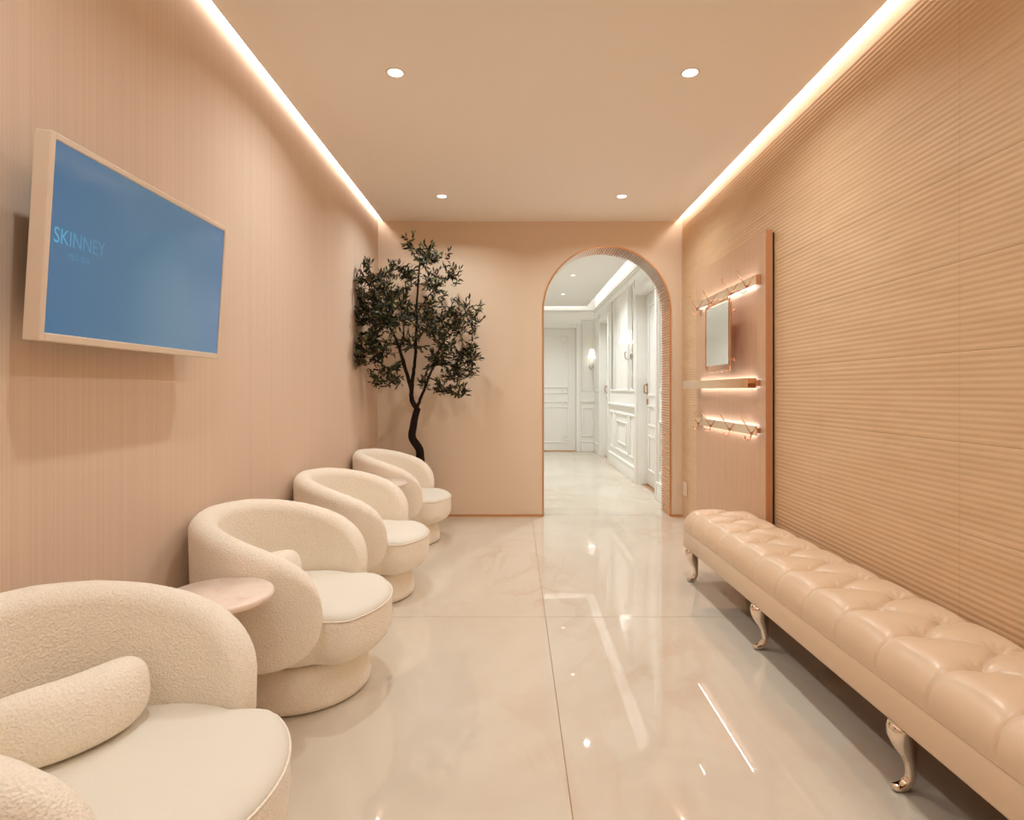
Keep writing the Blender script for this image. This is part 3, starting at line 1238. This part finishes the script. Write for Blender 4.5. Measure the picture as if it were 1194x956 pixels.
mb = MB()
b0 = P(490, 533, 5.10)
mb.tube(catmull([(TX, TY, 0.2), (TX - 0.01, TY, 0.38), tuple(b0), tuple(P(488.6, 523, 5.08)), tuple(P(480.6, 510, 5.06)), tuple(P(482, 497, 5.05)), tuple(P(484, 486, 5.04)), tuple(P(487, 476, 5.03))], 5),
        [0.040 - 0.012 * i / 35 for i in range(36)], 10)
branch(mb, [(487, 478, 5.03), (480.5, 466, 5.02), (480, 452, 5.0), (482, 436, 5.0), (484, 418, 5.0), (486, 373, 4.98), (487, 335, 4.96), (490, 300, 4.95), (491, 288, 4.95)], 0.024, 0.003)
branch(mb, [(480, 454, 5.0), (474.7, 437, 4.95), (467, 410, 4.86), (460, 392, 4.8), (452, 378, 4.74), (440, 352, 4.66), (430, 325, 4.6)], 0.018, 0.003)
branch(mb, [(487, 474, 5.03), (491, 463, 5.0), (497, 448, 4.98), (505, 426, 4.95), (514, 403, 4.93), (524, 384, 4.9), (540, 360, 4.88)], 0.015, 0.003)
branch(mb, [(477, 443, 4.98), (470, 425, 4.95), (467, 405, 4.93), (471, 385, 4.9), (468, 360, 4.9), (464, 330, 4.9)], 0.010, 0.002)
branch(mb, [(464, 402, 4.84), (452, 400, 4.75), (438, 396, 4.65), (425, 392, 4.55)], 0.008, 0.002)
branch(mb, [(470, 420, 4.9), (462, 424, 4.84), (455, 436, 4.78), (450, 448, 4.74)], 0.006, 0.002)
branch(mb, [(486, 365, 4.98), (500, 345, 5.0), (512, 332, 5.02), (526, 318, 5.04)], 0.008, 0.002)
branch(mb, [(505, 426, 4.95), (520, 425, 4.98), (536, 428, 5.0), (548, 420, 5.0)], 0.007, 0.002)
branch(mb, [(500, 440, 4.97), (512, 446, 5.0), (520, 454, 5.02), (532, 458, 5.02)], 0.006, 0.002)
branch(mb, [(524, 384, 4.9), (538, 382, 4.95), (550, 378, 5.0), (560, 372, 5.02)], 0.006, 0.002)
branch(mb, [(484, 400, 5.0), (492, 388, 4.92), (500, 378, 4.85)], 0.006, 0.002)
mb.build('trunk', M['bark'], tree)

# foliage: olive leaves on short twigs
lf = MB()


def leaf(p, d, l, wd):
    d = d.normalized()
    s = d.cross(Vector((random.uniform(-1, 1), random.uniform(-1, 1), random.uniform(-1, 1))))
    if s.length < 1e-3:
        return
    s.normalize()
    nrm = s.cross(d)
    vs = [p, p + d * l * 0.3 + s * wd * 0.42 + nrm * wd * 0.10, p + d * l * 0.62 + s * wd * 0.46 + nrm * wd * 0.12, p + d * l - nrm * l * 0.10,
          p + d * l * 0.62 - s * wd * 0.46 + nrm * wd * 0.12, p + d * l * 0.3 - s * wd * 0.42 + nrm * wd * 0.10, p + d * l * 0.35, p + d * l * 0.66]
    for q in vs:
        q.x = max(q.x, XL + 0.012)
        q.y = min(q.y, YB - 0.012)
    lf.add(vs, [(0, 6, 1), (6, 7, 2, 1), (7, 3, 2), (0, 5, 6), (6, 5, 4, 7), (7, 4, 3)], False)


def cluster(px, py, rx, ry, Y, dy, n):
    c = P(px, py, Y)
    sx, sz = rx * Y / F, ry * Y / F
    for _ in range(int(n * 1.5 + 0.5)):
        while True:
            u = Vector((random.uniform(-1, 1), random.uniform(-1, 1), random.uniform(-1, 1)))
            if u.length < 1:
                break
        p = c + Vector((u.x * sx, u.y * dy, u.z * sz))
        d = Vector((u.x * 0.8 + random.uniform(-.5, .5), u.y * 0.6 + random.uniform(-.5, .5), 0.35 + u.z * 0.6 + random.uniform(-.5, .5)))
        d.normalize()
        L_ = random.uniform(0.07, 0.12)
        k = random.randint(6, 9)
        p0 = p - d * L_ * 0.6
        p0.x = max(p0.x, XL + 0.02); p0.y = min(p0.y, YB - 0.02)
        p1 = p0 + d * L_
        p1.x = max(p1.x, XL + 0.02); p1.y = min(p1.y, YB - 0.02)
        lf.tube([p0, p1], [0.0018, 0.001], 3, mi=1)
        for i in range(k):
            t = (i + 0.4) / k
            q = p0 + (p1 - p0) * t
            dv = d * random.uniform(0.35, 0.9) + Vector((random.uniform(-1, 1), random.uniform(-1, 1), random.uniform(-1, 0.9))) * 0.75
            leaf(q, dv, random.uniform(0.040, 0.066), random.uniform(0.013, 0.020))
        leaf(p1, d, random.uniform(0.04, 0.06), 0.016)


for c_ in [(495, 297, 14, 12, 4.95, .10, 15), (480, 284, 6, 8, 4.95, .05, 3), (514, 298, 8, 5, 4.95, .05, 3), (466, 315, 15, 8, 4.9, .08, 10),
           (455, 318, 8, 8, 4.8, .06, 3), (430, 318, 10, 12, 4.62, .08, 8), (418, 325, 6, 12, 4.55, .05, 4), (441, 345, 24, 22, 4.66, .14, 40), (434, 372, 20, 24, 4.62, .14, 40), (456, 368, 20, 20, 4.75, .14, 28),
           (428, 402, 13, 18, 4.58, .10, 18), (422, 418, 8, 14, 4.56, .06, 6), (446, 408, 18, 12, 4.7, .10, 14), (452, 436, 16, 14, 4.76, .10, 14), (462, 444, 8, 9, 4.8, .06, 4), (440, 442, 6, 8, 4.7, .05, 3),
           (480, 400, 16, 8, 4.92, .10, 12), (478, 330, 12, 12, 4.95, .08, 6), (508, 330, 16, 14, 5.02, .10, 12), (526, 320, 9, 14, 5.04, .06, 7), (512, 356, 20, 16, 4.95, .12, 14),
           (505, 382, 18, 16, 4.92, .12, 20), (520, 390, 16, 20, 4.92, .12, 18), (543, 362, 14, 14, 4.9, .10, 11), (553, 376, 9, 10, 5.02, .06, 5), (535, 384, 12, 12, 4.95, .08, 7),
           (512, 420, 14, 12, 4.95, .10, 14), (540, 415, 16, 14, 5.0, .10, 16), (550, 408, 8, 14, 5.0, .06, 5), (528, 434, 16, 10, 5.0, .08, 15), (518, 452, 10, 10, 5.02, .06, 8), (536, 456, 10, 8, 5.02, .06, 5),
           (494, 446, 8, 5, 4.97, .06, 5), (488, 366, 14, 16, 4.95, .10, 9), (470, 352, 14, 16, 4.88, .10, 10), (547, 432, 6, 8, 5.0, .05, 3)]:
    cluster(*c_)
lf.build('foliage', [M['leaf'], M['bark']], tree)


# ================================================================== LAMPS
def downlight(label, x, y, z, glow, col, power, spot_deg, group, r=0.036):
    size = r * 1.6
    t = thing('ceiling_light', label, 'ceiling light', (x, y, z), group=group)
    mb = MB()
    mb.lathe([(r, -0.001), (r + 0.004, -0.003), (r + 0.009, -0.003), (r + 0.011, 0.0), (r, 0.0)], (x, y, z), 32)
    mb.build('trim_ring', M['trim_ring'], t)
    mb = MB()
    mb.lathe([(0.0, -0.0015), (r, -0.0015), (r, -0.0005), (0.0, -0.0005)], (x, y, z), 32)
    mb.build('diffuser', glow, t)
    if power:
        ld = bpy.data.lights.new('downlight_lamp', 'AREA')
        ld.energy = power
        ld.color = col
        ld.shape = 'DISK'
        ld.size = size
        ld.spread = spot_deg * D2R
        lo = bpy.data.objects.new('downlight_lamp', ld)
        COL.objects.link(lo)
        lo.location = (0, 0, -0.004)
        lo.parent = t
    return t


GR = 'recessed round downlights in the room ceiling'
names = ['nearer left recessed downlight in the room ceiling, above the armchairs', 'nearer right recessed downlight in the room ceiling, on the bench side',
         'farther left recessed downlight in the room ceiling, by the olive tree', 'farther right recessed downlight in the room ceiling, by the arch']
i = 0
for y in (2.84, 4.65):
    for x in (-0.58, 0.855):
        downlight(names[i], x, y, CZ, M['glow_room'], ROOM_SPOT_COL, ROOM_SPOT, 148, GR)
        i += 1
for y in (1.03, -0.78):
    for x in (-0.58, 0.855):
        downlight('recessed downlight in the room ceiling, overhead and out of the picture', x, y, CZ, M['glow_room'], ROOM_SPOT_COL, ROOM_SPOT * 0.72, 148, 'overhead downlights out of the picture')
GH = 'recessed round downlights in the hall ceiling'
downlight('nearer recessed downlight in the white hall ceiling beyond the arch', 0.795, 7.95, HCZ, M['glow_hall'], HALL_SPOT_COL, HALL_SPOT, 128, GH, 0.027)
downlight('farther recessed downlight in the white hall ceiling beyond the arch', 0.79, 9.51, HCZ, M['glow_hall'], HALL_SPOT_COL, HALL_SPOT, 128, GH, 0.027)
downlight('recessed downlight in the white hall ceiling, hidden above the arch', 0.795, 6.4, HCZ, M['glow_hall'], HALL_SPOT_COL, HALL_SPOT, 128, GH, 0.027)


def sconce(label, base, out):
    """out: unit vector away from the wall"""
    t = thing('wall_sconce', label, 'wall lamp', base, group='white shaded sconces in the hall')
    B = Vector(base)
    o = Vector(out)
    ax = 'X' if abs(o.x) > 0.5 else 'Y'
    sg = o.x if ax == 'X' else o.y
    mb = MB()
    mb.lathe([(0.045, 0.0), (0.045, 0.008 * sg), (0.03, 0.018 * sg), (0.0, 0.022 * sg)], B, 24, ax)
    mb.build('backplate', M['nickel'], t)
    mb = MB()
    pts = catmull([B + o * 0.015, B + o * 0.05 + Vector((0, 0, -0.04)), B + o * 0.085 + Vector((0, 0, -0.02)), B + o * 0.09 + Vector((0, 0, 0.05))], 6)
    mb.tube(pts, 0.007, 8)
    mb.build('arm', M['nickel'], t)
    c = B + o * 0.09
    mb = MB()
    mb.lathe([(0.02, 0.05), (0.022, 0.06), (0.012, 0.065), (0.012, 0.22), (0.0, 0.225)], c, 16)
    mb.build('candle_tube', M['white'], t)
    mb = MB()
    mb.lathe([(0.078, 0.17), (0.076, 0.172), (0.036, 0.335), (0.034, 0.335), (0.074, 0.170)], c, 32)
    mb.build('shade', M['shade'], t)
    ld = bpy.data.lights.new('sconce_lamp', 'POINT')
    ld.energy = 0.2
    ld.color = (1.0, 0.95, 0.88)
    ld.shadow_soft_size = 0.02
    lo = bpy.data.objects.new('sconce_lamp', ld)
    COL.objects.link(lo)
    lo.parent = t
    lo.location = o * 0.09 + Vector((0, 0, 0.26))
    return t


sconce('nearer white shaded sconce on the right wall of the hall', (HX1, 7.50, 1.59), (-1, 0, 0))
sconce('farther white shaded sconce on the end wall of the hall beside the door', (1.445, HY1, 1.59), (0, -1, 0))

# narrow mirror strips set in the panelling
for (y0, y1, lab) in ((7.38, 7.46, 'narrow tall mirror strip in the hall panelling, behind the nearer sconce'), (8.90, 9.00, 'narrow tall mirror strip in the hall panelling, nearer the far door')):
    t = thing('mirror_strip', lab, 'mirror', (HX1, (y0 + y1) / 2, 1.18), group='narrow mirrors in the hall panelling')
    mb = MB(); mb.box(HX1 - 0.006, HX1 - 0.001, y0, y1, 1.18, 2.50)
    mb.build('glass', M['mirror'], t)
    mb = MB(); frame_yz(mb, HX1, y0 - 0.012, y1 + 0.012, 1.168, 2.512, 0.012, 0.012)
    mb.build('frame', M['nickel'], t)
